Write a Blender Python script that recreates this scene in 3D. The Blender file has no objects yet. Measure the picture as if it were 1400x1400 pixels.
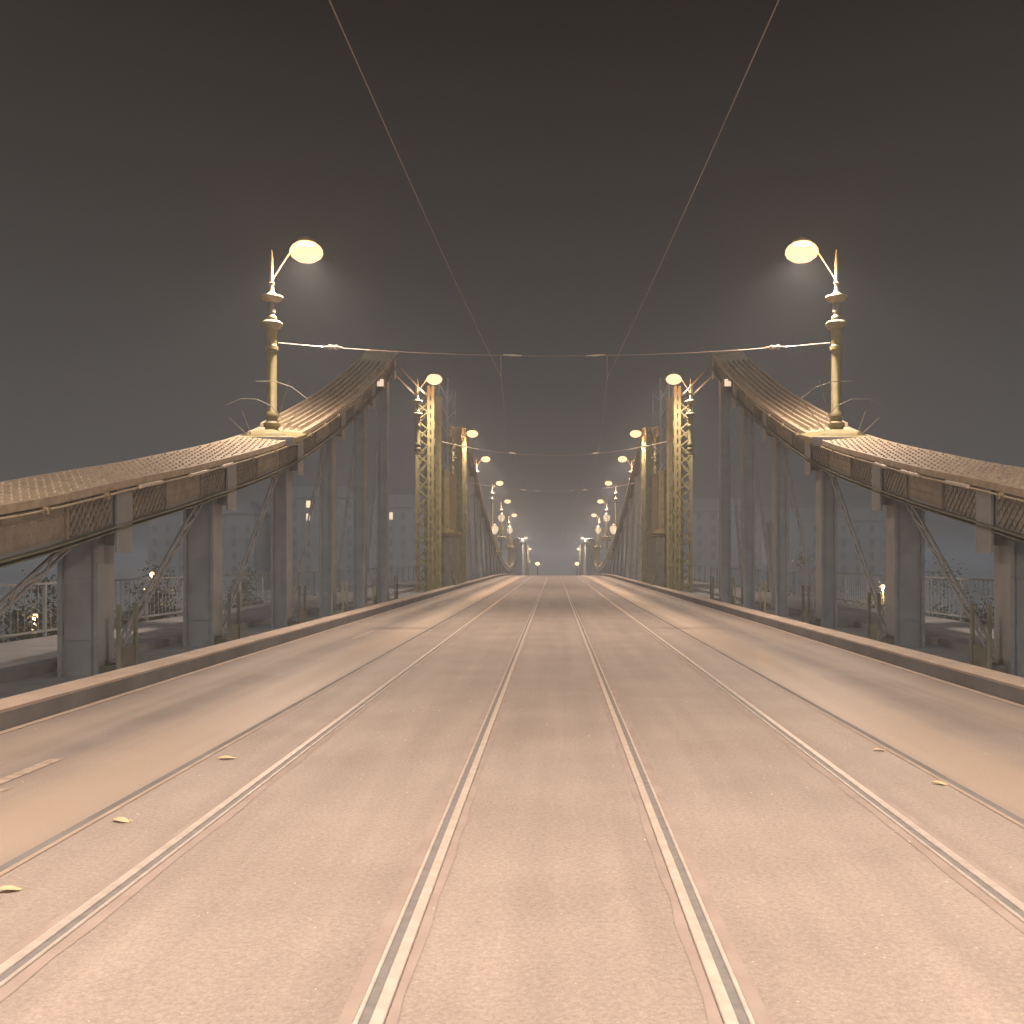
import bpy, bmesh, math, random
from mathutils import Vector, Matrix
random.seed(7)
S = bpy.context.scene
COL = S.collection
EYE = 1.57
F = 1400.0
PI = math.pi

# ------------------------------------------------------------------ camera
cd = bpy.data.cameras.new('camera'); cam = bpy.data.objects.new('camera', cd); COL.objects.link(cam)
cam.location = (0, 0, EYE); cam.rotation_euler = (math.radians(90), 0, 0)
cd.sensor_width = 36; cd.lens = 36.0
cd.shift_x = -57.5 / 1400; cd.shift_y = 65.0 / 1400
cd.clip_start = 0.05; cd.clip_end = 6000
S.camera = cam
S.view_settings.view_transform = 'Standard'; S.view_settings.look = 'None'
S.view_settings.exposure = 0.0; S.view_settings.gamma = 1.0
S.render.engine = 'CYCLES'
S.cycles.use_denoising = True
S.cycles.max_bounces = 6; S.cycles.volume_bounces = 1
S.cycles.sample_clamp_indirect = 8.0
S.cycles.use_light_tree = True

# ------------------------------------------------------------------ night sky glow
BACK_FILL = (.46, .48, .50)
W = bpy.data.worlds.new('World'); S.world = W; W.use_nodes = True
nt = W.node_tree; nt.nodes.clear()
wo = nt.nodes.new('ShaderNodeOutputWorld'); bg = nt.nodes.new('ShaderNodeBackground')
tc = nt.nodes.new('ShaderNodeTexCoord'); sp = nt.nodes.new('ShaderNodeSeparateXYZ')
mr = nt.nodes.new('ShaderNodeMapRange'); cr = nt.nodes.new('ShaderNodeValToRGB')
mr.inputs['From Min'].default_value = -0.2; mr.inputs['From Max'].default_value = 0.6
nt.links.new(tc.outputs['Generated'], sp.inputs[0]); nt.links.new(sp.outputs['Z'], mr.inputs['Value'])
nt.links.new(mr.outputs[0], cr.inputs[0]); nt.links.new(cr.outputs[0], bg.inputs['Color'])
nt.links.new(bg.outputs[0], wo.inputs[0])
def zf(s): return (s + 0.2) / 0.8
stops = [(-0.2, (.12, .12, .12)), (-0.02, (.062, .062, .062)), (0.05, (.060, .059, .058)), (0.12, (.056, .055, .054)),
         (0.22, (.042, .041, .040)), (0.33, (.025, .0238, .023)), (0.48, (.006, .0055, .005)), (0.6, (.006, .005, .0045))]
els = cr.color_ramp.elements
while len(els) < len(stops): els.new(0.5)
for e, (s, c) in zip(els, stops):
    e.position = zf(s); e.color = (*c, 1)
bg.inputs['Strength'].default_value = 1.0
# added grey fill in the sky behind the camera, lighting trusses and road
g1 = nt.nodes.new('ShaderNodeMapRange'); g1.interpolation_type = 'SMOOTHSTEP'
g1.inputs['From Min'].default_value = .15; g1.inputs['From Max'].default_value = -.55
g1.inputs['To Min'].default_value = 0; g1.inputs['To Max'].default_value = 1
nt.links.new(sp.outputs['Y'], g1.inputs['Value'])
gm = nt.nodes.new('ShaderNodeMix'); gm.data_type = 'RGBA'; gm.inputs[7].default_value = (*BACK_FILL, 1)
nt.links.new(g1.outputs[0], gm.inputs[0]); nt.links.new(cr.outputs[0], gm.inputs[6])
nt.links.new(gm.outputs[2], bg.inputs['Color'])

LAMP_COL = (1.0, 0.795, 0.65)
LAMP_W = 3000.0
HALO_W = 460.0
HAZE_D = 0.0019
HALO_COL = (1.0, 0.50, 0.20)

# ------------------------------------------------------------------ helpers
def mat(name, c1, c2=None, rough=.7, metal=0., scale=8., bump=.0, bscale=60., spec=.5, coord='Object', detail=6, emit=None, es=0):
    m = bpy.data.materials.new(name); m.use_nodes = True; t = m.node_tree; b = t.nodes['Principled BSDF']
    tcn = t.nodes.new('ShaderNodeTexCoord')
    n = t.nodes.new('ShaderNodeTexNoise'); n.inputs['Scale'].default_value = scale; n.inputs['Detail'].default_value = detail
    t.links.new(tcn.outputs[coord], n.inputs['Vector'])
    r = t.nodes.new('ShaderNodeValToRGB'); r.color_ramp.elements[0].position = .35; r.color_ramp.elements[1].position = .65
    r.color_ramp.elements[0].color = (*c1, 1); r.color_ramp.elements[1].color = (*(c2 or c1), 1)
    t.links.new(n.outputs['Fac'], r.inputs[0]); t.links.new(r.outputs[0], b.inputs['Base Color'])
    b.inputs['Roughness'].default_value = rough; b.inputs['Metallic'].default_value = metal
    b.inputs['Specular IOR Level'].default_value = spec
    if bump:
        n2 = t.nodes.new('ShaderNodeTexNoise'); n2.inputs['Scale'].default_value = bscale; n2.inputs['Detail'].default_value = 4
        t.links.new(tcn.outputs[coord], n2.inputs['Vector'])
        bp = t.nodes.new('ShaderNodeBump'); bp.inputs['Strength'].default_value = bump; bp.inputs['Distance'].default_value = .01
        t.links.new(n2.outputs['Fac'], bp.inputs['Height']); t.links.new(bp.outputs[0], b.inputs['Normal'])
    if emit:
        b.inputs['Emission Color'].default_value = (*emit, 1); b.inputs['Emission Strength'].default_value = es
    return m

class MB:
    def __init__(s): s.v = []; s.f = []
    def add(s, vs, fs):
        k = len(s.v); s.v += [tuple(v) for v in vs]; s.f += [tuple(i + k for i in f) for f in fs]; return s
    def box(s, x0, x1, y0, y1, z0, z1):
        x0, x1 = min(x0, x1), max(x0, x1)
        return s.add([(x0,y0,z0),(x1,y0,z0),(x1,y1,z0),(x0,y1,z0),(x0,y0,z1),(x1,y0,z1),(x1,y1,z1),(x0,y1,z1)],
                     [(0,3,2,1),(4,5,6,7),(0,1,5,4),(1,2,6,5),(2,3,7,6),(3,0,4,7)])
    def bar(s, a, b, w, h, up=(0,0,1)):
        a, b = Vector(a), Vector(b); d = (b - a).normalized(); u = Vector(up)
        if abs(d.dot(u)) > .98: u = Vector((0,1,0))
        r = d.cross(u).normalized() * w / 2; q = r.cross(d).normalized() * h / 2
        vs = [p + i * r + j * q for p in (a, b) for i, j in ((-1,-1),(1,-1),(1,1),(-1,1))]
        return s.add(vs, [(0,3,2,1),(4,5,6,7),(0,1,5,4),(1,2,6,5),(2,3,7,6),(3,0,4,7)])
    def tube(s, pts, r, n=8, cap=True):
        pts = [Vector(p) for p in pts]; rs = r if isinstance(r, (list, tuple)) else [r] * len(pts)
        vs = []
        for i, p in enumerate(pts):
            d = (pts[min(i+1, len(pts)-1)] - pts[max(i-1, 0)]).normalized()
            u = Vector((0,0,1)) if abs(d.z) < .9 else Vector((0,1,0))
            a = d.cross(u).normalized(); b = a.cross(d)
            for k in range(n):
                t = 2 * PI * k / n; vs.append(p + (a * math.cos(t) + b * math.sin(t)) * rs[i])
        fs = [(i*n+k, i*n+(k+1) % n, (i+1)*n+(k+1) % n, (i+1)*n+k) for i in range(len(pts)-1) for k in range(n)]
        if cap: fs += [tuple(range(n))[::-1], tuple((len(pts)-1)*n + k for k in range(n))]
        return s.add(vs, fs)
    def lathe(s, prof, c=(0,0,0), n=16):
        vs = []
        for r, z in prof:
            for k in range(n):
                t = 2*PI*k/n; vs.append((c[0]+r*math.cos(t), c[1]+r*math.sin(t), c[2]+z))
        fs = [(i*n+k, i*n+(k+1) % n, (i+1)*n+(k+1) % n, (i+1)*n+k) for i in range(len(prof)-1) for k in range(n)]
        fs += [tuple(range(n))[::-1], tuple((len(prof)-1)*n + k for k in range(n))]
        return s.add(vs, fs)
    def sheet(s, xa, xb, ys, zfun, nx=1):
        vs = []; n = nx + 1
        for y in ys:
            for i in range(n):
                x = xa + (xb-xa)*i/nx; vs.append((x, y, zfun(x, y)))
        fs = [(j*n+i, j*n+i+1, (j+1)*n+i+1, (j+1)*n+i) for j in range(len(ys)-1) for i in range(nx)]
        return s.add(vs, fs)
    def prism(s, poly, ys, zfun):
        """cross-section poly [(x,dz)..] swept along ys over zfun(y)"""
        n = len(poly); vs = []
        for y in ys:
            for x, dz in poly: vs.append((x, y, zfun(y) + dz))
        fs = [(j*n+i, j*n+(i+1) % n, (j+1)*n+(i+1) % n, (j+1)*n+i) for j in range(len(ys)-1) for i in range(n)]
        fs += [tuple(range(n))[::-1], tuple((len(ys)-1)*n+i for i in range(n))]
        return s.add(vs, fs)
    def build(s, name, m, parent=None, smooth=False, loc=None):
        me = bpy.data.meshes.new(name); me.from_pydata(s.v, [], s.f); me.update()
        bm = bmesh.new(); bm.from_mesh(me); bmesh.ops.recalc_face_normals(bm, faces=bm.faces); bm.to_mesh(me); bm.free()
        me.materials.append(m)
        if smooth:
            for p in me.polygons: p.use_smooth = True
            try: me.set_sharp_from_angle(angle=math.radians(40))
            except Exception: pass
        o = bpy.data.objects.new(name, me); COL.objects.link(o)
        if parent: o.parent = parent
        if loc: o.location = loc
        return o
def tag(o, label=None, cat=None, group=None, kind=None):
    if label: o['label'] = label
    if cat: o['category'] = cat
    if group: o['group'] = group
    if kind: o['kind'] = kind
    return o
def empty(name, loc=(0,0,0), label=None, cat=None, group=None):
    o = bpy.data.objects.new(name, None); COL.objects.link(o); o.location = loc; o.empty_display_size = .2
    return tag(o, label, cat, group)
def interp(tab, y):
    # smooth (cubic hermite) table lookup
    if y <= tab[0][0]: return tab[0][1]
    if y >= tab[-1][0]: return tab[-1][1]
    for i in range(len(tab)-1):
        if tab[i][0] <= y <= tab[i+1][0]:
            x0, a = tab[i]; x1, b = tab[i+1]; h = x1-x0; t = (y-x0)/h
            def sl(k):
                if k == 0: return (tab[1][1]-tab[0][1])/(tab[1][0]-tab[0][0])
                if k == len(tab)-1: return (tab[-1][1]-tab[-2][1])/(tab[-1][0]-tab[-2][0])
                return (tab[k+1][1]-tab[k-1][1])/(tab[k+1][0]-tab[k-1][0])
            m0, m1 = sl(i)*h, sl(i+1)*h
            return (2*t**3-3*t*t+1)*a + (t**3-2*t*t+t)*m0 + (-2*t**3+3*t*t)*b + (t**3-t*t)*m1
def frange(a, b, st):
    n = max(1, int(round((b-a)/st))); return [a + (b-a)*i/n for i in range(n+1)]
def rd(y): return 0.0 if y < 85 else -.00026 * (y-85)**2
SIDE_CH = [(-22, 1.25), (-6, 1.1), (0, 1.2), (5, 1.5), (11.1, 2.15), (14.6, 2.72), (17.5, 3.2), (23.5, 4.38), (30, 6.2), (34, 7.55), (37, 8.65), (39.2, 9.55), (42.5, 9.9), (49.8, 9.95), (54, 10)]
MAIN_CH = [(62, 11.2), (68, 10.6), (75, 9.2), (85, 7.0), (95, 4.97), (105, 3.3), (115, 2.1), (128, .95), (139, .57), (150, .9), (162, 2.1), (176, 4.6), (195, 5.5), (228, 5.7)]
def chord(y): return interp(SIDE_CH, y) if y < 58 else interp(MAIN_CH, y)

# ------------------------------------------------------------------ materials
def road_mat(name, base1, base2, tracks):
    m = mat(name, base1, base2, rough=.62, scale=.9, bump=.5, bscale=55, coord='Object')
    t = m.node_tree; b = t.nodes['Principled BSDF']
    tcn = [n for n in t.nodes if n.type == 'TEX_COORD'][0]
    # stretch noise along the driving direction for streaks
    mp = t.nodes.new('ShaderNodeMapping'); mp.inputs['Scale'].default_value = (1.6, .07, 1)
    t.links.new(tcn.outputs['Object'], mp.inputs[0])
    n3 = t.nodes.new('ShaderNodeTexNoise'); n3.inputs['Scale'].default_value = 2.2; n3.inputs['Detail'].default_value = 5
    t.links.new(mp.outputs[0], n3.inputs['Vector'])
    # fine grain
    n4 = t.nodes.new('ShaderNodeTexNoise'); n4.inputs['Scale'].default_value = 38; n4.inputs['Detail'].default_value = 3
    t.links.new(tcn.outputs['Object'], n4.inputs['Vector'])
    old = b.inputs['Base Color'].links[0].from_socket
    mx = t.nodes.new('ShaderNodeMix'); mx.data_type = 'RGBA'; mx.blend_type = 'MULTIPLY'; mx.inputs[0].default_value = 1
    r3 = t.nodes.new('ShaderNodeMapRange'); r3.inputs['From Min'].default_value = .35; r3.inputs['From Max'].default_value = .65
    r3.inputs['To Min'].default_value = .90; r3.inputs['To Max'].default_value = 1.06
    t.links.new(n3.outputs['Fac'], r3.inputs[0])
    r4 = t.nodes.new('ShaderNodeMapRange'); r4.inputs['From Min'].default_value = .3; r4.inputs['From Max'].default_value = .7
    r4.inputs['To Min'].default_value = .86; r4.inputs['To Max'].default_value = 1.12
    t.links.new(n4.outputs['Fac'], r4.inputs[0])
    mu = t.nodes.new('ShaderNodeMath'); mu.operation = 'MULTIPLY'
    t.links.new(r3.outputs[0], mu.inputs[0]); t.links.new(r4.outputs[0], mu.inputs[1])
    t.links.new(old, mx.inputs[6]); t.links.new(mu.outputs[0], mx.inputs[7])
    t.links.new(mx.outputs[2], b.inputs['Base Color'])
    n5 = t.nodes.new('ShaderNodeTexVoronoi'); n5.inputs['Scale'].default_value = 130; t.links.new(tcn.outputs['Object'], n5.inputs['Vector'])
    r5 = t.nodes.new('ShaderNodeMapRange'); r5.inputs['From Min'].default_value = 0; r5.inputs['From Max'].default_value = 1
    r5.inputs['To Min'].default_value = .88; r5.inputs['To Max'].default_value = 1.12
    sc5 = t.nodes.new('ShaderNodeSeparateColor'); t.links.new(n5.outputs['Color'], sc5.inputs[0]); t.links.new(sc5.outputs[0], r5.inputs[0])
    mu5 = t.nodes.new('ShaderNodeMath'); mu5.operation = 'MULTIPLY'
    t.links.new(mu.outputs[0], mu5.inputs[0]); t.links.new(r5.outputs[0], mu5.inputs[1]); t.links.new(mu5.outputs[0], mx.inputs[7])
    # worn, polished wheel tracks (by |x|); lighter colour also paints in lamp sheen
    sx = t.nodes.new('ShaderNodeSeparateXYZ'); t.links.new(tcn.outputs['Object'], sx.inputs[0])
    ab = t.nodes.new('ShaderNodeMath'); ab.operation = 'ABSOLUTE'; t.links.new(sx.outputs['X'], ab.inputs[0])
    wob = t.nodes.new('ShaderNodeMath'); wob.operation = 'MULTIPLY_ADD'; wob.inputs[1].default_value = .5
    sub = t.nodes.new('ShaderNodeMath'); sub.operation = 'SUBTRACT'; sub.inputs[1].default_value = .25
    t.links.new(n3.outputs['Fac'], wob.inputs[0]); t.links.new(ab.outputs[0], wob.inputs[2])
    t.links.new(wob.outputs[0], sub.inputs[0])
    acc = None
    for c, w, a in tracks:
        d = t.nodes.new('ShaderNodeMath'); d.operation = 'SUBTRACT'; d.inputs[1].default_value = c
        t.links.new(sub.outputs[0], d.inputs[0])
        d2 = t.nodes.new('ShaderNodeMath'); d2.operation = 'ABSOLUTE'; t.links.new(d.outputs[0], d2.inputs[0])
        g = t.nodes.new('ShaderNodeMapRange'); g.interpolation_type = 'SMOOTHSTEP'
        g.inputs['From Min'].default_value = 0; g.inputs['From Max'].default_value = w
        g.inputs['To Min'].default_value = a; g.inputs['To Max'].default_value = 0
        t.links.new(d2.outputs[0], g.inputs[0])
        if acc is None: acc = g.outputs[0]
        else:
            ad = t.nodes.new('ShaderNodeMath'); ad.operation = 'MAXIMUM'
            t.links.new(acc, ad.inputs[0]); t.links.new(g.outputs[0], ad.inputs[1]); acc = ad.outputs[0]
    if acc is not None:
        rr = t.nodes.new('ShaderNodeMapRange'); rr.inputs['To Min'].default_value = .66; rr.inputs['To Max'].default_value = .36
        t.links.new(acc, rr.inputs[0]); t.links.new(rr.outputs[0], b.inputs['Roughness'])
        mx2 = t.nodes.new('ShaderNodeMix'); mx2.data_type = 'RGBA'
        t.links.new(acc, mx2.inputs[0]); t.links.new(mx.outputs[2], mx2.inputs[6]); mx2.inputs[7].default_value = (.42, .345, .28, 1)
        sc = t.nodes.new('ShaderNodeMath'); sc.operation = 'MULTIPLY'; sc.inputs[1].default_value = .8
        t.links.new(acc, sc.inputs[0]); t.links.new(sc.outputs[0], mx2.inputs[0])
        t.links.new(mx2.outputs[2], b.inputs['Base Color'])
    return m
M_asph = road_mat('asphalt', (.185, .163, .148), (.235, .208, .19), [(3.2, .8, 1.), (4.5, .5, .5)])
M_bed = road_mat('trackbed_asphalt', (.275, .238, .212), (.32, .279, .250), [])
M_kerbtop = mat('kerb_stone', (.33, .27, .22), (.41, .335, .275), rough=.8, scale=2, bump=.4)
M_kerbface = mat('kerb_face', (.12, .12, .12), (.17, .168, .165), rough=.85, scale=1.5, bump=.4)  # kerb side painted darker than its top for the shade under the lamps
M_gutter = mat('gutter_stone', (.30, .24, .19), (.38, .31, .25), rough=.6, scale=4, bump=.3)
M_rail = mat('rail_steel', (.44, .40, .36), (.54, .495, .45), rough=.36, metal=.15, scale=14)
M_groove = mat('rail_groove', (.15, .15, .155), (.20, .195, .19), rough=.6, scale=14)
M_fill = mat('joint_filler', (.265, .222, .197), (.32, .27, .243), rough=.7, scale=3.5, bump=.6, bscale=30)
M_steel = mat('painted_steel_green', (.10, .105, .08), (.15, .15, .115), rough=.55, scale=3, bump=.25, bscale=30)
M_dark = mat('shaded_steel', (.20, .212, .215), (.25, .262, .265), rough=.6, scale=2.5, bump=.2, bscale=30)
M_plate = mat('riveted_plate', (.27, .22, .16), (.39, .32, .23), rough=.5, scale=6, bump=.3, bscale=25)
M_tie = mat('tie_steel', (.05, .05, .05), (.08, .08, .078), rough=.8)
M_panel = mat('web_panel_steel', (.17, .15, .12), (.25, .215, .165), rough=.6, scale=5, bump=.3, bscale=25)
M_cream = mat('cream_paint', (.19, .155, .095), (.26, .215, .135), rough=.5, scale=5, bump=.15)
M_yel = mat('ochre_paint', (.17, .148, .066), (.235, .205, .095), rough=.55, scale=4, bump=.2)
M_wire = mat('copper_wire', (.20, .145, .115), (.26, .19, .15), rough=.5, metal=.1, scale=20)
M_insul = mat('porcelain', (.42, .36, .30), (.5, .44, .36), rough=.25, scale=20)
M_bulb = mat('lit_glass', (1, .8, .6), emit=(1.0, .64, .34), es=.82)
M_bulb2 = mat('lit_globe', (1, .85, .7), emit=(1.0, .74, .48), es=.42)
M_sodium = mat('lit_sodium', (1, .6, .3), emit=(1.0, .55, .18), es=6)
def translucent(m):
    t = m.node_tree; b = t.nodes['Principled BSDF']; out = [n for n in t.nodes if n.type == 'OUTPUT_MATERIAL'][0]
    em = t.nodes.new('ShaderNodeEmission'); em.inputs[0].default_value = b.inputs['Emission Color'].default_value; em.inputs[1].default_value = b.inputs['Emission Strength'].default_value
    tr = t.nodes.new('ShaderNodeBsdfTransparent'); ad = t.nodes.new('ShaderNodeAddShader')
    t.links.new(em.outputs[0], ad.inputs[0]); t.links.new(tr.outputs[0], ad.inputs[1]); t.links.new(ad.outputs[0], out.inputs['Surface'])
translucent(M_bulb); translucent(M_bulb2)
M_leaf = mat('dry_leaf', (.52, .39, .22), (.68, .53, .33), rough=.6, scale=25)
M_peb = mat('grit', (.5, .42, .34), (.7, .6, .5), rough=.7, scale=30)
M_paint = mat('road_paint', (.25, .2, .165), (.42, .35, .28), rough=.6, scale=14, bump=.3)
M_pave = mat('footway', (.17, .175, .18), (.22, .225, .23), rough=.8, scale=2, bump=.3)
M_quay = mat('quay_stone', (.40, .40, .395), (.48, .475, .465), rough=.85, scale=.4, bump=.3)
M_trunk = mat('bark', (.06, .05, .04), (.1, .085, .07), rough=.9, scale=6)
M_fol = mat('leaves', (.05, .06, .03), (.11, .11, .05), rough=.7, scale=1.2)
M_wall = mat('plaster', (.26, .26, .25), (.32, .315, .305), rough=.85, scale=.5)
M_pane = mat('dark_glass', (.18, .18, .185), rough=.15, scale=1)
M_litpane = mat('lit_window', (1, .8, .6), emit=(1, .78, .5), es=1.2)
M_roof = mat('slate', (.22, .22, .215), (.27, .267, .26), rough=.8, scale=1)

# water
M_water = mat('river_water', (.06, .065, .065), (.09, .095, .095), rough=.22, scale=.05, bump=.8, bscale=.7, coord='Object')
# ------------------------------------------------------------------ ground, water, far bank
o = MB().box(-1500, 1500, -400, 2500, -14.5, -13).build('river', M_water); tag(o, kind='structure')
o = MB().box(-1400, 1400, -300, 74, -13.2, -9).build('near_quay', M_quay); tag(o, kind='structure')
o = MB().box(-1400, 1400, 262, 2400, -13.2, -7.5).build('far_quay', M_quay); tag(o, kind='structure')

# ------------------------------------------------------------------ road
ys = frange(-25, 330, 2.0)
z0 = lambda x, y: rd(y)
XK = 5.06; XB = 2.74
for sgn in (-1, 1):
    o = MB().sheet(sgn*XB, sgn*4.96, ys, z0, 8).build('carriageway', M_asph); tag(o, kind='structure')
    o = MB().sheet(sgn*4.96, sgn*XK, ys, lambda x, y: rd(y)+.004, 1).build('gutter', M_gutter); tag(o, kind='structure')
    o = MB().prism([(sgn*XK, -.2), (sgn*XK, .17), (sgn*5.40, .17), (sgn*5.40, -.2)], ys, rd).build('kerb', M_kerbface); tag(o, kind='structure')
    kb = MB(); ky = frange(-24, 120, 1.5)
    for a in ky: kb.prism([(sgn*(XK-.006), .165), (sgn*(XK-.006), .195+random.uniform(-.003, .003)), (sgn*(XK+.02), .205), (sgn*5.42, .205), (sgn*5.42, .165)], [a, a+1.488], rd)
    kb.prism([(sgn*(XK-.006), .165), (sgn*(XK-.006), .195), (sgn*(XK+.02), .205), (sgn*5.42, .205), (sgn*5.42, .165)], frange(121.5, 330, 2), rd)
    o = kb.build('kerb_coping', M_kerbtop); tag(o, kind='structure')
    o = MB().prism([(sgn*5.41, -.25), (sgn*5.41, -.05), (sgn*7.25, -.05), (sgn*7.25, -.25)], ys, rd).build('deck_trough', M_dark); tag(o, kind='structure')
    o = MB().prism([(sgn*7.25, -.3), (sgn*7.25, .08), (sgn*10.0, .06), (sgn*10.0, -.3)], ys, rd).build('footway', M_pave); tag(o, kind='structure')
    # seam between lane and track bed
    o = MB().sheet(sgn*(XB-.0), sgn*(XB+.035), ys, lambda x, y: rd(y)+.004, 1).build('bed_edge', M_gutter); tag(o, kind='structure')
    o = MB().sheet(sgn*(XB+.035), sgn*(XB+.09), ys, lambda x, y: rd(y)+.004, 1).build('seam', M_kerbface); tag(o, kind='structure')
o = MB().sheet(-XB, XB, ys, z0, 12).build('track_bed', M_bed); tag(o, kind='structure')
o = MB().prism([(-10, -.31), (-10, -1.4), (10, -1.4), (10, -.31)], ys, rd).build('deck_underside', M_dark); tag(o, kind='structure')
# painted dashes
def dash(x0, x1, y0, y1, dx=0):
    o = MB().add([(x0, y0, .004), (x1, y0, .004), (x1+dx, y1, .004), (x0+dx, y1, .004)], [(0,1,2,3)]).build('lane_dash', M_paint); tag(o, kind='structure')
dash(-3.96, -3.86, 5.4, 8.05); dash(-4.02, -3.72, 6.93, 7.02)
dash(-4.02, -3.94, 20.2, 22.6); dash(-4.02, -3.94, 35, 37.5)

# rails
rails = [(-2.07, -1, 'outer groove rail of the left tram track, nearest the left lane'),
         (-.635, 1, 'inner groove rail of the left tram track, just left of the middle strip'),
         (.635, -1, 'inner groove rail of the right tram track, just right of the middle strip'),
         (2.07, 1, 'outer groove rail of the right tram track, nearest the right lane')]
for x, hd, lab in rails:
    t = empty('tram_rail', (x, 0, 0), lab, 'tram rail', 'rails of the tram tracks')
    # head, lip
    def pr(a, b, h): return [(hd*a, -.02), (hd*a, h-.003), (hd*(a+.004), h), (hd*(b-.004), h), (hd*b, h-.003), (hd*b, -.02)]
    MB().prism(pr(.012, .060, .014), ys, rd).build('rail_head', M_rail, t)
    MB().prism([(hd*-.026, -.02), (hd*-.026, .0045), (hd*.012, .0045), (hd*.012, -.02)], ys, rd).build('groove', M_groove, t)
    MB().prism(pr(-.044, -.026, .012), ys, rd).build('guard_lip', M_rail, t)
    for a, b in ((.062, .12), (-.095, -.046)):
        # ragged joint filler
        v = []; yy = frange(-25, 110, .35)
        for y in yy: v += [(hd*a, y, rd(y)+.0025), (hd*(b - .025*random.random()) if b > 0 else hd*b, y, rd(y)+.0025)]
        if b < 0:
            v = []
            for y in yy: v += [(hd*(a - .02*random.random()), y, rd(y)+.0025), (hd*b, y, rd(y)+.0025)]
        fs = [(2*i, 2*i+1, 2*i+3, 2*i+2) for i in range(len(yy)-1)]
        MB().add(v, fs).build('joint_filler', M_fill, t)

# ------------------------------------------------------------------ trusses
XI, XO = 6.0, 7.1
def rivet(mb, c, n, u, r=.016, h=.012):
    w = n.cross(u).normalized(); u = w.cross(n).normalized()
    vs = [c + (u*math.cos(k*PI/3) + w*math.sin(k*PI/3))*r for k in range(6)]
    vs += [c + (u*math.cos(k*PI/3) + w*math.sin(k*PI/3))*r*.6 + n*h*.8 for k in range(6)] + [c + n*h]
    fs = [(k, (k+1) % 6, 6+(k+1) % 6, 6+k) for k in range(6)] + [(6+k, 6+(k+1) % 6, 12) for k in range(6)]
    mb.add(vs, fs)
def crown(x, y):  # chord top surface: slightly raised towards its outer side
    return chord(y) + .10 * (abs(x)-XI)/(XO-XI)
def lattice_panel(mb, x, y0, y1, zb0, zt0, zb1, zt1, st=.16, w=.03, th=.012):
    L = y1-y0; H = (zt0-zb0)
    n = max(2, int(L/st))
    for k in range(-int(H/st)-1, n+1):
        for d in (1, -1):
            pts = []
            a0 = k*st; a1 = a0 + H  # 45 degree strips
            c0, c1 = max(0, a0), min(L, a1)
            if c1-c0 < .03: continue
            f0 = (c0-a0)/H; f1 = (c1-a0)/H
            if d < 0: f0, f1 = 1-f0, 1-f1
            def P(c, f):
                t = c/L; zb = zb0+(zb1-zb0)*t; zt = zt0+(zt1-zt0)*t
                return (x + (.012 if d > 0 else 0), y0+c, zb+(zt-zb)*f)
            mb.bar(P(c0, f0), P(c1, f1), th, w, up=(1,0,0)) if False else mb.bar(P(c0, f0), P(c1, f1), w, th, up=(1,0,0))
posts_side = [-10.6, -5.6, -.6, 4.4, 9.4, 14.4, 19.2, 24.4, 29.4, 34.3, 38.9]
posts_main = frange(72, 222, 6.0)
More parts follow.
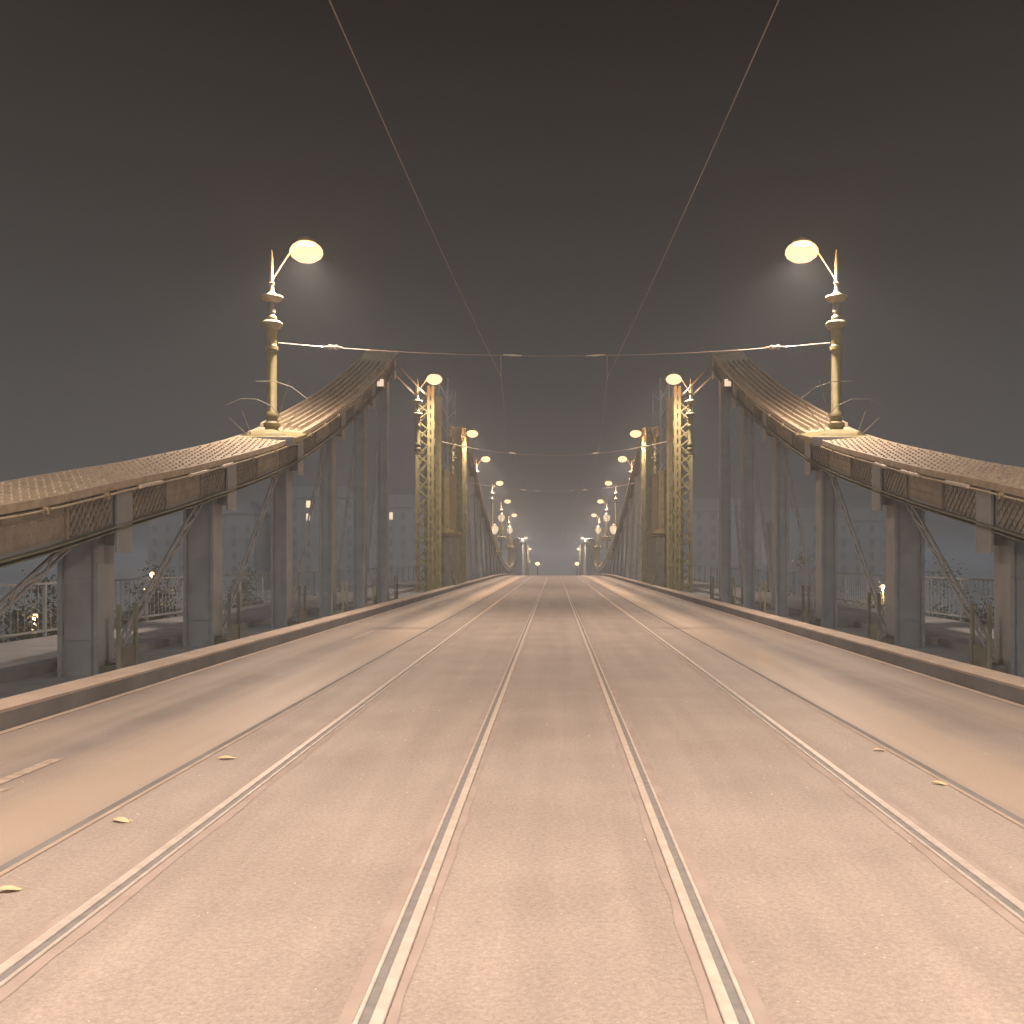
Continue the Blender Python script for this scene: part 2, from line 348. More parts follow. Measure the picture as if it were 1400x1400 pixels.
for sgn, side in ((-1, 'left'), (1, 'right')):
    T = empty('bridge_truss', (0, 0, 0), 'riveted steel truss with sagging top chord along the %s edge of the roadway' % side, 'bridge truss', 'two side trusses of the bridge')
    X = lambda x: sgn*x
    for tab, y0, y1, near in ((SIDE_CH, -22, 39.2, True), (MAIN_CH, 69, 228, False)):
        yy = frange(y0, y1, 1.0 if near else 2.0)
        mb = MB()
        mb.prism([(X(XI), 0), (X(XI), -.05), (X(XO), -.05), (X(XO), .10)], yy, chord)
        # edge angle beads
        mb.prism([(X(XI-.03), .01), (X(XI-.03), -.09), (X(XI+.012), -.09), (X(XI+.012), .015)], yy, chord)
        if near:
            rows = 9
            yv = frange(3, 34, .30)
            for j, y in enumerate(yv):
                sl = (chord(y+.1)-chord(y-.1))/.2; u = Vector((0, 1, sl)).normalized()
                n = Vector((-sgn*.09, -sl, 1)).normalized()
                for r in range(rows):
                    if 22.6 < y < 24.6: continue
                    if y > 24.5 and r % 3: continue
                    x = XI+.05 + (r + (.5 if j % 2 else 0))*(XO-XI-.13)/rows
                    rivet(mb, Vector((X(x), y, crown(x, y))), n, u, r=.026, h=.034)
            # lengthwise stiffening ribs beyond the first mast
            for r in range(6):
                x = XI+.1+r*.18
                yr = frange(24.6, 37, 1.0)
                mb.prism([(X(x), .0), (X(x), .10+.1*(x-XI)), (X(x+.06), .10+.1*(x-XI)), (X(x+.06), 0)], yr, chord)
            mb.build('top_chord', M_plate, T)
        else:
            for r in range(4):
                x = XI+.15+r*.26
                mb.prism([(X(x), .0), (X(x), .07+.1*(x-XI)), (X(x+.06), .07+.1*(x-XI)), (X(x+.06), 0)], yy, chord)
            mb.build('top_chord', M_plate, T)
        # web plates, inner and outer
        MB().prism([(X(XI+.10), -.05), (X(XI+.10), -.60), (X(XI+.13), -.60), (X(XI+.13), -.05)], yy, chord).build('web_plate', M_dark, T)
        MB().prism([(X(XO-.13), .02), (X(XO-.13), -.60), (X(XO-.10), -.60), (X(XO-.10), .02)], yy, chord).build('web_plate', M_dark, T)
        fl = MB()
        fl.prism([(X(XI+.0), -.60), (X(XI+.0), -.625), (X(XI+.30), -.625), (X(XI+.30), -.60)], yy, chord)
        fl.prism([(X(XI-.0), -.66), (X(XI-.0), -.675), (X(XI+.30), -.675), (X(XI+.30), -.66)], yy, chord)
        fl.build('bottom_flange', M_steel, T)
    # lattice panels on the web between posts + stiffeners
    for a, b in zip(posts_side[3:-1], posts_side[4:]):
        mb = MB(); ya, yb = a+.32, b-.32
        zt0, zt1 = chord(ya)-.10, chord(yb)-.10
        q = (yb-ya)*.3
        for (p0, p1) in ((ya, ya+q), (yb-q, yb)):
            lattice_panel(mb, X(XI+.085), p0, p1, chord(p0)-.58, chord(p0)-.11, chord(p1)-.58, chord(p1)-.11)
        # plain riveted plate in the middle
        p0, p1 = ya+q+.06, yb-q-.06
        mb.add([(X(XI+.08), p0, chord(p0)-.55), (X(XI+.08), p1, chord(p1)-.55), (X(XI+.08), p1, chord(p1)-.13), (X(XI+.08), p0, chord(p0)-.13),
                (X(XI+.099), p0, chord(p0)-.55), (X(XI+.099), p1, chord(p1)-.55), (X(XI+.099), p1, chord(p1)-.13), (X(XI+.099), p0, chord(p0)-.13)],
               [(0,1,2,3),(4,7,6,5),(0,4,5,1),(1,5,6,2),(2,6,7,3),(3,7,4,0)])
        for y in frange(p0+.05, p1-.05, .1):
            for zz in (.17, .28, .40, .51):
                rivet(mb, Vector((X(XI+.08), y, chord(y)-zz)), Vector((-sgn, 0, 0)), Vector((0,1,0)), r=.014, h=.012)
        for y in (p0-.03, p1+.03): mb.bar((X(XI+.07), y, chord(y)-.59), (X(XI+.07), y, chord(y)-.09), .05, .04)
        mb.build('lattice_panel', M_panel, T)
    # posts
    for i, y in enumerate(posts_side):
        mb = MB(); zb = -.05; zt = chord(y)-.12
        mb.box(X(XI+.035), X(XI+.07), y-.26, y+.26, zt-.9, zt)         # gusset over the web
        rv = [rivet(mb, Vector((X(XI+xx), y-.26, zb+.1+k*.16)), Vector((0,-1,0)), Vector((0,0,1)), r=.014, h=.012) for k in range(int((zt-zb-.1)/.16)) for xx in (.33, .83)] if 0 < y < 22 else 0
        for zz in frange(zb+.5, zt-.4, 1.1): mb.box(X(XI+.37), X(XI+(.79 if y < 22 else .61)), y-.215, y-.201, zz, zz+.22)
        pw = .44 if y < 22 else .26
        mb.box(X(XI+.36), X(XI+.36+pw), y-.20, y+.20, zb, zt)
        for xx in (XI+.30, XI+.36+pw): mb.box(X(xx), X(xx+.06), y-.26, y+.26, zb, zt)
        mb.box(X(XI+.06), X(XI+.31), y-.03, y+.03, zt-.8, zt)
        mb.build('post', M_dark, T)
        fb = MB()  # added plates standing in for the lamplit lower part of the post faces
        for dy in (-.30, .27):
            fb.box(X(XI-.03), X(XI+.03), y+dy, y+dy+.03, -.05, .95)
        fb.box(X(XI-.01), X(XI+.034), y-.24, y+.24, -.05, .35); fb.box(X(XI+.034), X(XI+.31), y-.2, y+.2, -.05, .1)
        fb.build('lit_post_foot', M_steel, T)
    for a, b in zip(posts_side[:-1], posts_side[1:]):
        if b < 0: continue
        mb = MB()
        for x in (XI+.42,):
            for off in (-.13, .13):
                mb.bar((X(x), a+.35+off, .05), (X(x), b-.35+off, chord(b-.35)-.64), .035, .035)
        L = math.hypot(b-a-.7, chord(b)-.7); n = int(L/.45)
        for k in range(n):
            t0, t1 = k/n, (k+1)/n; s_ = .13 if k % 2 else -.13
            P = lambda t, o_: (X(XI+.40), a+.35+(b-a-.7)*t+o_, .05+(chord(b-.35)-.69)*t)
            mb.bar(P(t0, s_), P(t1, -s_), .04, .012, up=(1,0,0))
        mb.build('diagonal', M_dark, T)
    for y in posts_main:
        mb = MB(); zb = rd(y)-.05; zt = chord(y)-.5
        if zt < zb+.3: zt = zb+.3
        mb.box(X(XI+.15), X(XO-.15), y-.15, y+.15, zb, zt)
        mb.build('post', M_dark, T)
    for a, b in zip(posts_main[:-1], posts_main[1:]):
        fwd = b > 140
        za, zb_ = (rd(a)+.1, chord(b)-.6) if fwd else (chord(a)-.6, rd(b)+.1)
        if abs(zb_-za) < .8: continue
        MB().bar((X(XI+.2), a+.2, za), (X(XI+.2), b-.2, zb_), .16, .2).build('diagonal', M_dark, T)
    for xx in (6.25, 6.75): MB().bar((X(xx), 39.0, chord(39.2)-.3), (X(xx), 50.35, 9.6), .03, .09).build('added_tie_bar', M_tie, T)  # chord cut short where it goes unlit; thin dark bars added in its place
    # pipe with brackets clipped under the inner chord edge
    mb = MB(); py = frange(9, 38.5, .6)
    mb.tube([(X(XI-.06), y, chord(y)-.13) for y in py], .017, 6)
    for y in frange(12, 38, 1.6): mb.box(X(XI-.09), X(XI+.0), y-.03, y+.03, chord(y)-.18, chord(y)-.09)
    mb.build('conduit', M_cream, T)
    for y in (14.6, 16.6, 18.2):
        L = .8 if y < 18 else .6
        MB().tube([(X(XI-.10), y+k*L, chord(y+k*L)-.11) for k in (0, .33, .66, 1)], .03, 8).build('tube_light', M_insul, T)
    # railing of the footway
    R = empty('footway_railing', (sgn*9.95, 0, 0), 'plain steel railing on the outer edge of the %s footway' % side, 'railing', 'railings of the footways')
    pr_y = frange(-5, 195, 2.5)
    for j, y in enumerate(pr_y[:80]):
        MB().box(-.03, .03, y-.03, y+.03, rd(y)+.05, rd(y)+1.12).build('railing_post', M_dark, R)
    mb = MB()
    for hgt in (.18, 1.1):
        mb.prism([(-.025, hgt-.02), (-.025, hgt+.02), (.025, hgt+.02), (.025, hgt-.02)], frange(-5, 195, 2.5), rd)
    for y in frange(-5, 60, .25): mb.box(-.006, .006, y-.006, y+.006, rd(y)+.19, rd(y)+1.08)
    mb.build('railing_bars', M_dark, R)

# ------------------------------------------------------------------ towers
def lattice_leg(y, h, sgn, T, m, depth=.5):
    """open lattice leg, 0.85 m wide: four corner angles and zigzag lacing"""
    mb = MB(); x0, x1 = 5.90, 6.80
    zb = rd(y)-.05
    for x, w in ((x0, .13), (x0+.20, .13), (x1-.12, .12)):
        mb.box(sgn*x, sgn*(x+w), y-.02, y, zb, h)
        mb.box(sgn*x, sgn*(x+w), y+depth, y+depth+.02, zb, h)
    for k in range(int((h-zb)/.42)):
        mb.box(sgn*(x0+.13), sgn*(x0+.20), y-.018, y, zb+k*.42, zb+k*.42+.18)
    for x in (x0, x1-.02):
        for yy in (y, y+depth-.12):
            mb.box(sgn*x, sgn*(x+.02), yy, yy+.12, zb, h)
    n = int((h-zb)/.42)
    for k in range(n):
        za = zb+.05+k*.42
        a, b = (x0+.30, x1-.09) if k % 2 else (x1-.09, x0+.30)
        for yf in (y-.035, y+depth+.03):
            mb.bar((sgn*a, yf, za), (sgn*b, yf, za+.42), .055, .014, up=(0,1,0))
            mb.bar((sgn*b, yf-.006, za), (sgn*a, yf-.006, za+.42), .055, .012, up=(0,1,0)) if k % 3 == 0 else None
        c, d = (y+.05, y+depth-.05) if k % 2 else (y+depth-.05, y+.05)
        mb.bar((sgn*(x0-.012), c, za), (sgn*(x0-.012), d, za+.42), .055, .014, up=(1,0,0))
    # oval slots look: dark batten rivets
    for k in range(int((h-zb)/.3)):
        for x in (x0+.05, x0+.15, x1-.15, x1-.05):
            rivet(mb, Vector((sgn*x, y-.02, zb+.1+k*.3)), Vector((0,-1,0)), Vector((0,0,1)), r=.018, h=.015)
    return mb.build('lattice_leg', m, T)
for (yc, nm) in ((58, 'near'), (231, 'far')):
    for sgn, side in ((-1, 'left'), (1, 'right')):
        T = empty('bridge_tower', (0, 0, 0), '%s ochre steel bridge tower with lattice legs and a panelled base on the %s side' % (nm, side) if nm == 'near' else
                  'far bridge tower beyond the crest of the road on the %s side' % side, 'bridge tower', 'towers of the bridge')
        top = 11.1 if nm == 'near' else 6.0
        zb = rd(yc)
        lattice_leg(yc-7.7, top-1.0, sgn, T, M_yel); lattice_leg(yc-4.4, top-1.0, sgn, T, M_yel)
        lattice_leg(yc+10.5, top-1.3, sgn, T, M_yel); lattice_leg(yc+7.4, top-1.0, sgn, T, M_yel)
        y0 = yc-3; X0, X1 = 5.42, 6.32
        mb = MB()
        mb.box(sgn*X0, sgn*X1, y0, y0+5, zb-.05, zb+.95)
        mb.box(sgn*(X0+.06), sgn*(X1-.06), y0+.06, y0+4.94, zb+.95, zb+2.85)
        for x in (X0+.1, X1-.22): mb.box(sgn*x, sgn*(x+.12), y0+.02, y0+.06, zb+.97, zb+2.8)
        mb.box(sgn*(X0+.34), sgn*(X1-.34), y0+.03, y0+.06, zb+1.1, zb+2.5)
        mb.box(sgn*(X0-.03), sgn*(X1+.03), y0-.03, y0+5.03, zb+.92, zb+.99)
        # sloping guard stone at the inner foot
        mb.add([(sgn*X0, y0, zb), (sgn*(X0-.30), y0-.1, zb), (sgn*X0, y0-.1, zb+.75), (sgn*X0, y0+.5, zb), (sgn*(X0-.30), y0+.5, zb), (sgn*X0, y0+.5, zb+.75)],
               [(0,1,2),(3,5,4),(1,4,5,2),(0,3,4,1)])
        mb.build('panelled_base', M_steel, T)
        mb = MB()
        mb.box(sgn*(X0-.04), sgn*(X1+.04), y0-.04, y0+5.04, zb+2.85, zb+2.97)
        mb.box(sgn*(X0-.12), sgn*(X1+.12), y0-.12, y0+5.12, zb+2.97, zb+3.10)
        mb.box(sgn*(X0-.02), sgn*(X1+.02), y0-.02, y0+5.02, zb+3.10, zb+3.2)
        mb.build('cornice', M_yel, T)
        mb = MB()
        sh = min(zb+6.4, top)
        mb.box(sgn*5.68, sgn*6.26, y0+.3, y0+4.6, zb+3.2, sh)
        for x in (5.66, 5.93, 6.18): mb.box(sgn*x, sgn*(x+.08), y0+.24, y0+.3, zb+3.2, sh)
        ub = MB()
        for x in (5.72, 6.20):
            for yy_ in (y0+.4, y0+4.4): ub.box(sgn*x, sgn*(x+.05), yy_, yy_+.05, sh-.05, top+.3)
        for k in range(5):
            zk = sh+k*(top-sh)/5; zq = sh+(k+1)*(top-sh)/5
            ub.bar((sgn*5.74, y0+.42, zk), (sgn*6.22, y0+.42, zq), .04, .02, up=(0,1,0)); ub.bar((sgn*5.74, y0+.42, zk), (sgn*5.74, y0+4.4, zq), .04, .02, up=(1,0,0))
        ub.build('upper_lattice', M_dark, T)
        for z in frange(zb+3.4, sh-.2, .95): mb.box(sgn*5.65, sgn*6.29, y0+.22, y0+.25, z, z+.08)
        mb.build('shaft', M_yel, T)

# ------------------------------------------------------------------ street lamps
def lamp_post(sgn, y, tip, lab, arm=.79, base=None, light=True, detail=1, gw=1.0):
    """mast on the top chord, needle on top, luminaire on a short arm; tip = height of the needle's point"""
    b = chord(y)+.05 if base is None else base
    T = empty('street_lamp', (sgn*6.45, y, b), lab, 'street lamp', 'street lamps along the bridge')
    H = tip-b; n = 16 if detail else 8
    s = min(1, H/3.9)
    # heights measured from the tip down
    def zz(d): return H-d
    P = [(.20, 0), (.20, .06), (.15, .09), (.15, .17), (.19, .20), (.19, .27), (.13, .32), (.125, .40), (.155, .43), (.155, .50), (.115, .55)]
    P = [(r, z) for r, z in P]
    col = P + [(.115, max(.6, zz(2.32))), (.15, zz(2.30)), (.15, zz(2.22)), (.11, zz(2.18)), (.12, zz(1.98)), (.135, zz(1.82))]
    if H < 2.6: col = P + [(.12, H-1.3)]
    MB().lathe(col, n=n).build('mast', M_yel, T, smooth=True)
    if H >= 2.6:
        cap = [(.13, zz(1.84)), (.19, zz(1.80)), (.245, zz(1.73)), (.25, zz(1.69)), (.20, zz(1.645)), (.10, zz(1.62)), (.12, zz(1.58)), (.11, zz(1.54)), (.05, zz(1.48)), (.04, zz(1.45))]
        MB().lathe(cap, n=n).build('fluted_cap', M_cream, T, smooth=True)
        MB().lathe([(.045, zz(1.5)), (.085, zz(1.45)), (.075, zz(1.30)), (.10, zz(1.18))], n=n).build('neck', M_steel, T, smooth=True)
    MB().lathe([(.09, zz(1.22)), (.20, zz(1.17)), (.255, zz(1.10)), (.245, zz(1.07)), (.12, zz(1.03)), (.06, zz(.97)), (.045, zz(.85))], n=n).build('collar', M_cream, T, smooth=True)
    MB().lathe([(.045, zz(.86)), (.05, zz(.80)), (.075, zz(.775)), (.04, zz(.74)), (.045, zz(.7)), (.04, zz(.3)), (.012, zz(.02)), (.003, H)], n=8).build('needle', M_cream, T, smooth=True)
    xa = -sgn*arm
    MB().tube([(0, 0, zz(.72)), (xa*.25, 0, zz(.40)), (xa*.6, 0, zz(-.02)), (xa*.9, 0, zz(-.22))], .018, 6).build('arm', M_cream, T)
    hz = zz(.06)
    h = MB().lathe([(.04, .34), (.10, .31), (.20, .26), (.22, .20), (.20, .18)], (xa, 0, hz), n=n).build('lamp_head', M_cream, T, smooth=True)
    MB().lathe([(.21, .21), (.31, .14), (.37, .05), (.38, -.02), (.33, -.12), (.21, -.20), (.06, -.24)], (xa, 0, hz), n=n).build('lamp_bowl', M_bulb, h, smooth=True)
    if light:
        for kind, w in (('SPOT', LAMP_W*gw), ('POINT', HALO_W*gw)):
            l = bpy.data.lights.new('lamp_light', kind); l.energy = w; l.color = LAMP_COL if kind == 'SPOT' else HALO_COL; l.shadow_soft_size = .12
            if kind == 'SPOT': l.spot_size = math.radians(160); l.spot_blend = .8
            lo = bpy.data.objects.new('lamp_light', l); COL.objects.link(lo); lo.parent = T; lo.location = (xa, 0, hz-.06)
    return T
def hh(y, py): return EYE + (765-py)*y/F
lamps = [(23.4, 341, 'tall turned-mast street lamp with needle, nearest the camera on the %s truss'),
         (48.4, 519, 'second street lamp from the camera, beside the near tower leg on the %s side'),
         (67.8, 594, 'third street lamp from the camera, just beyond the near tower on the %s side'),
         (84.8, 629, 'fourth street lamp from the camera on the %s truss'),
         (106.5, 662, 'fifth street lamp from the camera on the %s truss'),
         (124.9, 687, 'sixth street lamp from the camera on the %s truss'),
         (145.6, 706, 'seventh street lamp from the camera on the %s truss, past the sag')]
for sgn, side in ((-1, 'left'), (1, 'right')):
    for i, (y, py, lab) in enumerate(lamps):
        tip = hh(y, py-2 if i else py)
        b = chord(y)+.05
        if tip-b < 3.0: b = tip-3.0 if i not in (1, 2) else tip - 3.6
        lamp_post(sgn, y, tip, lab % side, arm=1.05 if i == 2 else .79, base=b, detail=(i < 3), gw=(1, .75, .6, 1, 1, 1, 1)[i])
        if i in (3, 4, 5, 6) and b > chord(y)+.2:   # pedestal column carrying the mast down to the chord
            T = [o for o in COL.objects if o.name.startswith('street_lamp')][-1]
            MB().tube([(0, 0, -(b-chord(y))), (0, 0, .02)], .09, 8).build('lower_mast', M_steel, T)
    # lamps by the camera, out of the frame but lighting the foreground
    for y in (2.6, -19):
        lamp_post(sgn, y, 8.9, 'street lamp %s the camera on the %s truss' % ('beside' if y > 0 else 'behind', side), detail=0, gw=1.85)
    # road-level posts past the crest
    for y, py, k in ((200.7, 736, 'eighth'), (236, 751, 'ninth')):
        tip = hh(y, py)
        T = empty('street_lamp', (sgn*6.4, y, rd(y)), '%s street lamp from the camera, plain pole past the crest on the %s side' % (k, side), 'street lamp', 'street lamps along the bridge')
        H = tip-rd(y)
        MB().tube([(0,0,0), (0,0,.6), (0,0,H)], [.34, .28, .2], 8).build('pole', M_yel, T)
        MB().tube([(0,0,H-.05), (-sgn*.75, 0, H+.05)], .05, 6).build('arm', M_cream, T)
        MB().lathe([(.1, -.2), (.33, -.05), (.36, .08), (.2, .25)], (-sgn*.85, 0, H), n=10).build('lamp_bowl', M_bulb, T, smooth=True)
        l = bpy.data.lights.new('lamp_light', 'POINT'); l.energy = 1800; l.color = LAMP_COL; l.shadow_soft_size = .1
        lo = bpy.data.objects.new('lamp_light', l); COL.objects.link(lo); lo.parent = T; lo.location = (-sgn*.85, 0, H)

# mast pedestal saddles on the chord + spiked climb guards
for sgn, side in ((-1, 'left'), (1, 'right')):
    y = 23.4; c = chord(y)
    T = empty('mast_pedestal', (sgn*6.5, y, c), 'ochre sheet-metal saddle under the nearest lamp mast on the %s truss' % side, 'pedestal', 'pedestals under the nearest masts')
    mb = MB(); s0 = .75
    mb.add([(-.72, -.55, -.22), (.68, -.55, -.22), (.68, .8, .1), (-.72, .8, .1), (-.72, -.55, -.08), (.68, -.55, -.08), (.68, .8, .18), (-.72, .8, .18),
            (-.2, -.22, .16), (.16, -.22, .16), (.16, .3, .2), (-.2, .3, .2)],
           [(0,1,5,4), (1,2,6,5), (2,3,7,6), (3,0,4,7), (4,5,9,8), (5,6,10,9), (6,7,11,10), (7,4,8,11), (8,9,10,11), (0,3,2,1)])
    mb.build('saddle', M_yel, T)
    MB().box(-.74, .70, -.60, -.551, -.25, -.06).build('fascia', M_dark, T)
    G = empty('climb_guard', (sgn*6.45, y-.2, c), 'fan of thin bent rods guarding the foot of the nearest mast on the %s truss' % side, 'climb guard', 'climb guards at the nearest masts')
    s = -sgn
    def arc(cx, cz, r, a0, a1, dy, n=5):
        return [(s*(cx+r*math.cos(math.radians(a0+(a1-a0)*k/n))), dy, cz+r*math.sin(math.radians(a0+(a1-a0)*k/n))) for k in range(n+1)]
    MB().tube(arc(-.05, .0, 1.25, 100, 25, -.1, 4), .010, 5).build('hoop', M_steel, G)
    MB().tube(arc(-.35, -.05, .85, 125, 28, -.45, 4), .010, 5).build('hoop', M_steel, G)
    for (a, b) in (((.35, .1), (.98, .9)), ((.22, .25), (.50, 1.25)), ((-.35, .0), (-.55, .55)), ((-.45, .02), (-.85, .4)), ((-.2, -.1), (-.45, .1)), ((.15, -.25), (.75, -.2))):
        MB().tube([(s*a[0], -.2, a[1]), (s*b[0], -.2, b[1])], .008, 5).build('spike', M_cream, G)
    # floodlight tucked under the chord
    yf = 35; cf = chord(yf)
    Fl = empty('floodlight', (sgn*5.93, yf, cf-.32), 'small lit floodlight clamped under the rising chord of the %s truss' % side, 'floodlight', 'floodlights under the chords')
    MB().box(-.13, .13, -.05, .22, -.12, .16).build('housing', M_cream, Fl)
    MB().box(-.11, .11, -.062, -.051, -.10, .14).build('glass', mat('flood_glass', (.8, .7, .55), emit=(1, .8, .6), es=.7), Fl)

# ------------------------------------------------------------------ globe lanterns on ornate stands at the sag
for sgn, side in ((-1, 'left'), (1, 'right')):
    for (y, off, pyg, nm) in ((106.5, 81.5, 724, 'first'), (124.9, 72, 708, 'second'), (145.6, 60.5, 725, 'third')):
        X = sgn*off*y/F; zg = hh(y, pyg); zb = min(chord(y), zg-3.2)
        if nm == 'second': zb = zg-3.9
        T = empty('globe_lantern', (X, y, zb), '%s globe lantern from the camera on an ornate stand, %s truss' % (nm, side), 'lantern', 'globe lanterns on the trusses')
        H = zg-zb
        MB().lathe([(.12, H-.48), (.30, H-.30), (.42, H), (.40, H+.2), (.25, H+.38), (.08, H+.45)], n=12).build('globe', M_bulb2, T, smooth=True)
        MB().lathe([(.2, H+.42), (.24, H+.46), (.05, H+.62), (.02, H+1.0)], n=8).build('finial', M_cream, T)
        MB().tube([(0,0,0), (0,0,H-.45)], [.16, .08], 8).build('stem', M_yel, T)
        for k in range(6):
            a = k*PI/3
            q = lambda r, z: (r*math.cos(a), r*math.sin(a), z)
            MB().tube([q(.10, H-.8), q(.22, H-1.3), q(.36, H-1.9), q(.62, H-2.3), q(.72, H-2.55), q(.6, H-2.8), q(.42, H-2.65)], .05, 5).build('scroll', M_yel, T)
        MB().lathe([(.58, H-2.42), (.66, H-2.38), (.66, H-2.32), (.58, H-2.28)], n=12).build('ring', M_cream, T)
        l = bpy.data.lights.new('lamp_light', 'POINT'); l.energy = 45; l.color = (1, .72, .45); l.shadow_soft_size = .25
        lo = bpy.data.objects.new('lamp_light', l); COL.objects.link(lo); lo.parent = T; lo.location = (0, 0, H)

# ------------------------------------------------------------------ overhead wires
def wire(name, pts, r, lab, cat, group=None):
    return pts
for sgn, side in ((-1, 'left'), (1, 'right')):
    T = empty('contact_wire', (0, 0, 0), 'thin zigzag overhead tram wire above the %s track' % side, 'tram wire', 'overhead contact wires')
    W_ = [(-14, 1.3, 5.0), (7, 1.53, 5.38), (23.5, 1.22, 5.76), (46, 1.98, 6.33), (72, 1.62, 6.0), (100, 1.2, 5.4), (130, 1.6, 5.0), (170, 1.2, 4.4)]
    pts = []
    for (a, xa, za), (b, xb, zb) in zip(W_[:-1], W_[1:]):
        for k in range(6):
            t = k/6; pts.append((sgn*(xa+(xb-xa)*t), a+(b-a)*t, za+(zb-za)*t-.12*4*t*(1-t)*(b-a)/30))
    pts.append((sgn*W_[-1][1], W_[-1][0], W_[-1][2]))
    MB().tube(pts, [.0045+.00006*max(0, p[1]) for p in pts], 5).build('wire', M_wire, T)
    for (y, x, z) in W_[2:5]:
        MB().bar((sgn*x, y, z), (sgn*x, y, z+.5 if y < 30 else z+.4), .02, .02).build('dropper', M_wire, T)
for y, zs, zm, xs, ins, nm in ((23.4, 6.52, 6.22, 6.3, (5.05, .95), 'nearest'), (51.5, 7.5, 6.8, 5.66, (4.55, 2.1), 'second'), (72, 7.0, 6.35, 5.9, (2.15, 1.2), 'third')):
    T = empty('span_wire', (0, y, 0), '%s cross wire slung between the trusses over the tracks, with pale insulators' % nm, 'span wire', 'cross span wires')
    r = .008 if y < 30 else .012
    pts = [(-xs + 2*xs*k/12, 0, zs - (zs-zm)*(1-((k-6)/6)**2)) for k in range(13)]
    MB().tube(pts, r, 5).build('wire', M_wire, T)
    MB().tube(pts[:3], r*1.5, 5).build('end_rod', M_insul, T); MB().tube(pts[-3:], r*1.5, 5).build('end_rod', M_insul, T)
    for x in ins:
        for s in (-1, 1):
            z = zs - (zs-zm)*(1-(x/xs)**2)
            a = Vector((s*(x-.22), 0, z)); b = Vector((s*(x+.22), 0, z+(zs-zm)*.06))
            if x > 2: MB().tube([a, a.lerp(b, .2), a.lerp(b, .3), a.lerp(b, .5), a.lerp(b, .7), a.lerp(b, .8), b], [.02, .025, .06, .035, .065, .025, .02], 8).build('insulator', M_insul, T)
            else: MB().tube([a, a.lerp(b, .5), b], [.012, .024, .012], 8).build('insulator', M_insul, T)

# ------------------------------------------------------------------ leaves and grit on the road
def gp(px, py):  # point of the road seen at that place
    y = F*EYE/(py-765); return (px-757.5)*y/F, y
for px, py, s, lab in ((310, 1038, .07, 'yellow leaf lying farthest up the road left of the left track'), (165, 1124, .06, 'curled yellow leaf lying between the other two leaves left of the tracks'),
                       (12, 1219, .055, 'yellow leaf at the left edge of the picture by the track bed'), (1285, 1073, .05, 'small pale leaf lying on the right lane beside the track bed'), (1202, 1027, .045, 'small pale leaf lying farther up on the right beside the outer rail')):
    x, y = gp(px, py)
    v = []; n = 9; w = s
    for k in range(n):
        t = k/(n-1); hw = .30*w*math.sin(PI*t)**.8 + .002
        lx = (t-.5)*w*2; z = .006+.008*math.sin(PI*t*1.4)
        v += [(lx, -hw*1.6, z+.006), (lx, 0, z), (lx, hw*1.6, z+.008)]
    fs = [(3*i+j, 3*i+j+1, 3*i+j+4, 3*i+j+3) for i in range(n-1) for j in range(2)]
    mb = MB().add(v, fs); mb.tube([(w, 0, .02), (w*1.35, .01, .01)], .002, 4)
    o = mb.build('fallen_leaf', M_leaf, loc=(x, y, 0)); o.rotation_euler.z = random.uniform(-.5, .5)
    m = o.modifiers.new('thickness', 'SOLIDIFY'); m.thickness = .001
    tag(o, lab, 'leaf', 'fallen leaves on the road')
mb = MB()
for k in range(520):
    y = 2.8*math.exp(random.random()*2.2)
    x = random.choice([random.gauss(-1.5, .45), random.gauss(1.5, .5), random.uniform(-2.7, 2.7), random.uniform(-4.9, 4.9)])
    if min(abs(abs(x)-.635), abs(abs(x)-2.07)) < .08: continue
    r = random.uniform(.002, .006)*(1+y*.03)
    vs = [(x+r*random.uniform(.7, 1.6)*math.cos(a), y+r*random.uniform(.7, 1.3)*math.sin(a), .002) for a in (0, 1.25, 2.5, 3.77, 5)]
    vs.append((x, y, .002+r*.8)); mb.add(vs, [(i, (i+1) % 5, 5) for i in range(5)])
tag(mb.build('road_grit', M_peb), 'pale grit scattered over the track bed', 'grit', kind='stuff')

# ------------------------------------------------------------------ quay lamps, trees, buildings
for px, py, y, e, lab in ((208, 785, 60, 450, 'upper of two small quay lamps seen through the left truss'), (200, 806, 68, 350, 'lower of two small quay lamps seen through the left truss'),
                       (48, 843, 46, 250, 'small quay lamp low at the far left behind the truss'), (1029, 743, 72, 900, 'orange quay lamp seen through the right truss'),
                       (1207, 802, 66, 300, 'faint quay lamp seen through the right truss near the lattice')):
    X, z = (px-757.5)*y/F, hh(y, py)
    T = empty('quay_lamp', (X, y, -9), lab, 'quay lamp', 'lamps on the quay below')
    H = z+9
    MB().tube([(0,0,0), (0,0,.8), (0,0,H-.15)], [.12, .08, .05], 8).build('pole', M_dark, T)
    MB().lathe([(.05, H-.15), (.13, H-.05), (.13, H+.06), (.05, H+.13)], n=10).build('globe', M_sodium, T)
    l = bpy.data.lights.new('lamp_light', 'POINT'); l.energy = e; l.color = (1, .6, .28); l.shadow_soft_size = .1
    lo = bpy.data.objects.new('lamp_light', l); COL.objects.link(lo); lo.parent = T; lo.location = (0, -.3, H-.2)
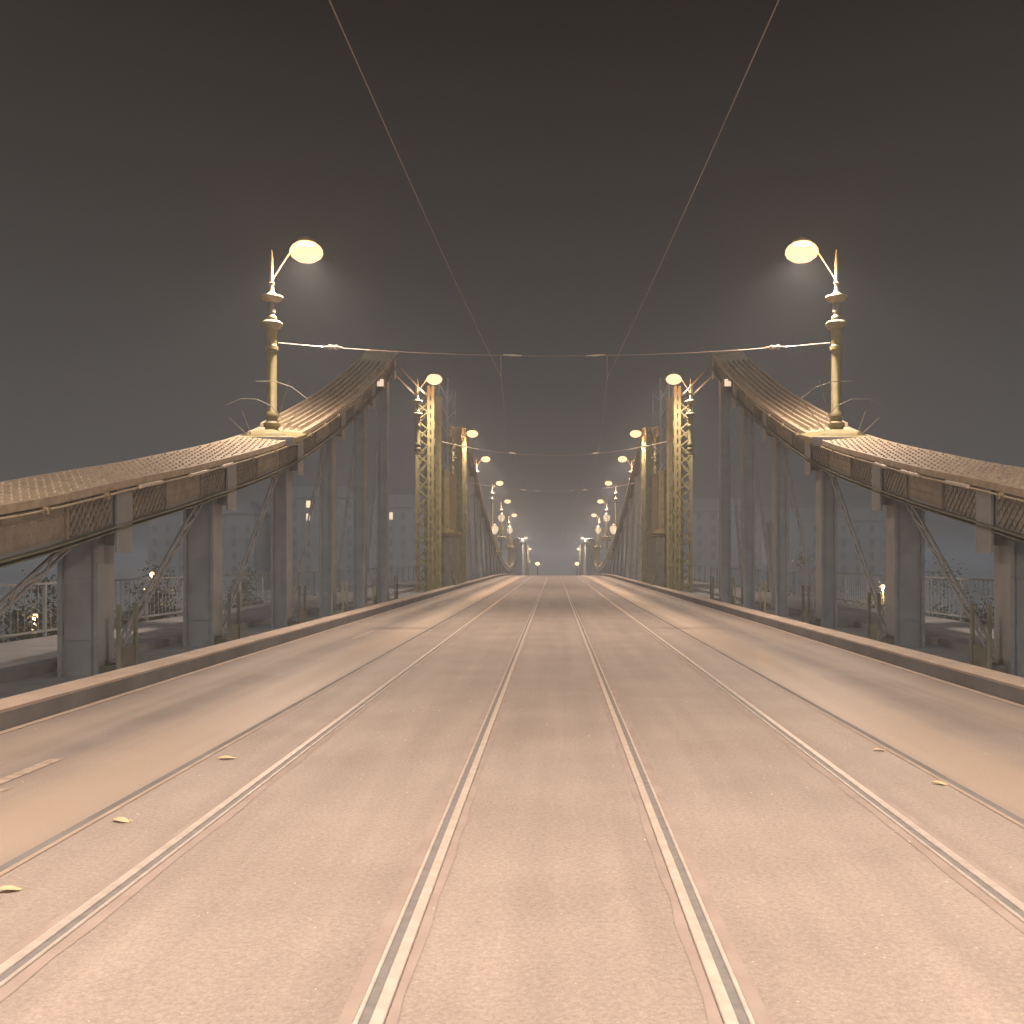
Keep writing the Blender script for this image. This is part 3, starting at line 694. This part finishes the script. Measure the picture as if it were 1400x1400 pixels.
def tree(X, y, zb, H, R, lab, seed):
    rnd = random.Random(seed)
    T = empty('tree', (X, y, zb), lab, 'tree', 'trees on the quay')
    mb = MB(); mb.tube([(0,0,0), (.1,0,H*.3), (0,.1,H*.62)], [.3, .22, .12], 8)
    for k in range(7):
        a = k*.9; mb.tube([(.05,0,H*(.3+.04*k)), (R*.45*math.cos(a), R*.45*math.sin(a), H*(.5+.05*k)), (R*.75*math.cos(a), R*.75*math.sin(a), H*(.6+.05*k))], [.1, .06, .02], 5)
    mb.build('trunk', M_trunk, T)
    mb = MB()
    cl = [(Vector((rnd.gauss(0, R*.42), rnd.gauss(0, R*.42), H*.68+rnd.gauss(0, H*.13))), rnd.uniform(.5, 1.1)) for _ in range(55)]
    for c, r in cl:
        for _ in range(150):
            p = c+Vector((rnd.gauss(0, r*.55), rnd.gauss(0, r*.55), rnd.gauss(0, r*.42)))
            u = Vector((rnd.uniform(-1,1), rnd.uniform(-1,1), rnd.uniform(-1,1))).normalized(); w = u.orthogonal().normalized()
            s = rnd.uniform(.05, .12)
            mb.add([p-u*s, p+w*s*.5, p+u*s, p-w*s*.5], [(0,1,2,3)])
    mb.build('crown', M_fol, T)
for i, (px, y, H, R, lab) in enumerate(((206, 58, 9.5, 2.2, 'leafy tree beside the two quay lamps on the left'), (50, 44, 9, 2.4, 'leafy tree by the quay lamp at the far left'), (335, 78, 9, 2.6, 'dim tree on the left quay, nearest the near tower'),
                       (1313, 50, 9.2, 2.0, 'leafy tree behind the right truss near the frame edge'), (1195, 66, 8.5, 2.4, 'tree by the faint quay lamp on the right'), (1075, 80, 9, 2.6, 'dim tree on the right quay, nearest the near tower'))):
    yy = min(y, 71); tree((px-757.5)*yy/F, yy, -9, H, R, lab, i+3)
def building(X0, X1, y, H, lab, lit=(), face=1):
    T = empty('quay_building', ((X0+X1)/2, y, -7.5), lab, 'building', 'buildings on the far bank')
    w = abs(X1-X0)/2
    MB().box(-w, w, 0, 18, 0, H).build('wall', M_wall, T)
    MB().add([(-w-.4, -.4, H+.002), (w+.4, -.4, H+.002), (w+.4, 18.4, H+.002), (-w-.4, 18.4, H+.002), (-w+3, 5, H+4), (w-3, 5, H+4), (w-3, 13, H+4), (-w+3, 13, H+4)],
             [(0,1,5,4),(1,2,6,5),(2,3,7,6),(3,0,4,7),(4,5,6,7),(0,3,2,1)]).build('roof', M_roof, T)
    nx = int(2*w/3.6); nz = int(H/3.8); k = 0
    for j in range(nz):
        for i in range(nx):
            k += 1
            if k > 95: break
            cx = -w+2*w*(i+.5)/nx; cz = 1.6+3.8*j
            m = MB().box(cx-.62, cx+.62, -.06, -.003, cz-.1, cz+1.9).build('window', M_litpane if (i, j) in lit else M_pane, T)
building(-115, -85, 290, 22, 'dark quay block on the far bank left of the near truss', lit=((3, 4),))
building(-82, -58, 300, 27, 'dark quay block on the far bank with a pair of lit windows', lit=((2, 5), (2, 6)))
building(-52, -34, 292, 24, 'narrow dark quay block on the far bank closest to the bridge on the left', lit=((1, 5),))
building(36, 60, 296, 23, 'dark quay block on the far bank closest to the bridge on the right')
building(64, 96, 290, 20, 'dark quay block on the far bank right of the right truss')
# street lights on the far bank road
for px, py, y, c, lab in ((735, 771, 300, M_sodium, 'amber street light beyond the crest just left of the middle'), (789, 771, 300, M_sodium, 'amber street light beyond the crest just right of the middle'),
                       (722, 768, 262, M_bulb2, 'pale street light low at the crest on the left'), (797, 767, 262, M_bulb2, 'pale street light low at the crest on the right')):
    X, z = (px-757.5)*y/F, hh(y, py)
    T = empty('street_light', (X, y, -8.5), lab, 'street light', 'street lights on the far bank')
    MB().tube([(0,0,0), (0,0,z+8.5)], .16, 6).build('pole', M_steel, T)
    MB().lathe([(.2, z+8.1), (.62, z+8.4), (.62, z+8.7), (.25, z+9.0)], n=10).build('globe', c, T)

# ------------------------------------------------------------------ haze
m = bpy.data.materials.new('haze'); m.use_nodes = True; t = m.node_tree; t.nodes.clear()
out = t.nodes.new('ShaderNodeOutputMaterial'); pv = t.nodes.new('ShaderNodeVolumePrincipled')
pv.inputs['Color'].default_value = (.82, .87, .93, 1); pv.inputs['Density'].default_value = HAZE_D
pv.inputs['Anisotropy'].default_value = 0.1
t.links.new(pv.outputs[0], out.inputs['Volume'])
if HAZE_D > 0:
    o = MB().box(-1600, 1600, -500, 2600, -15.5, 13).build('haze', m); tag(o, kind='stuff')
    o['label'] = 'pale night haze over the bridge and river'
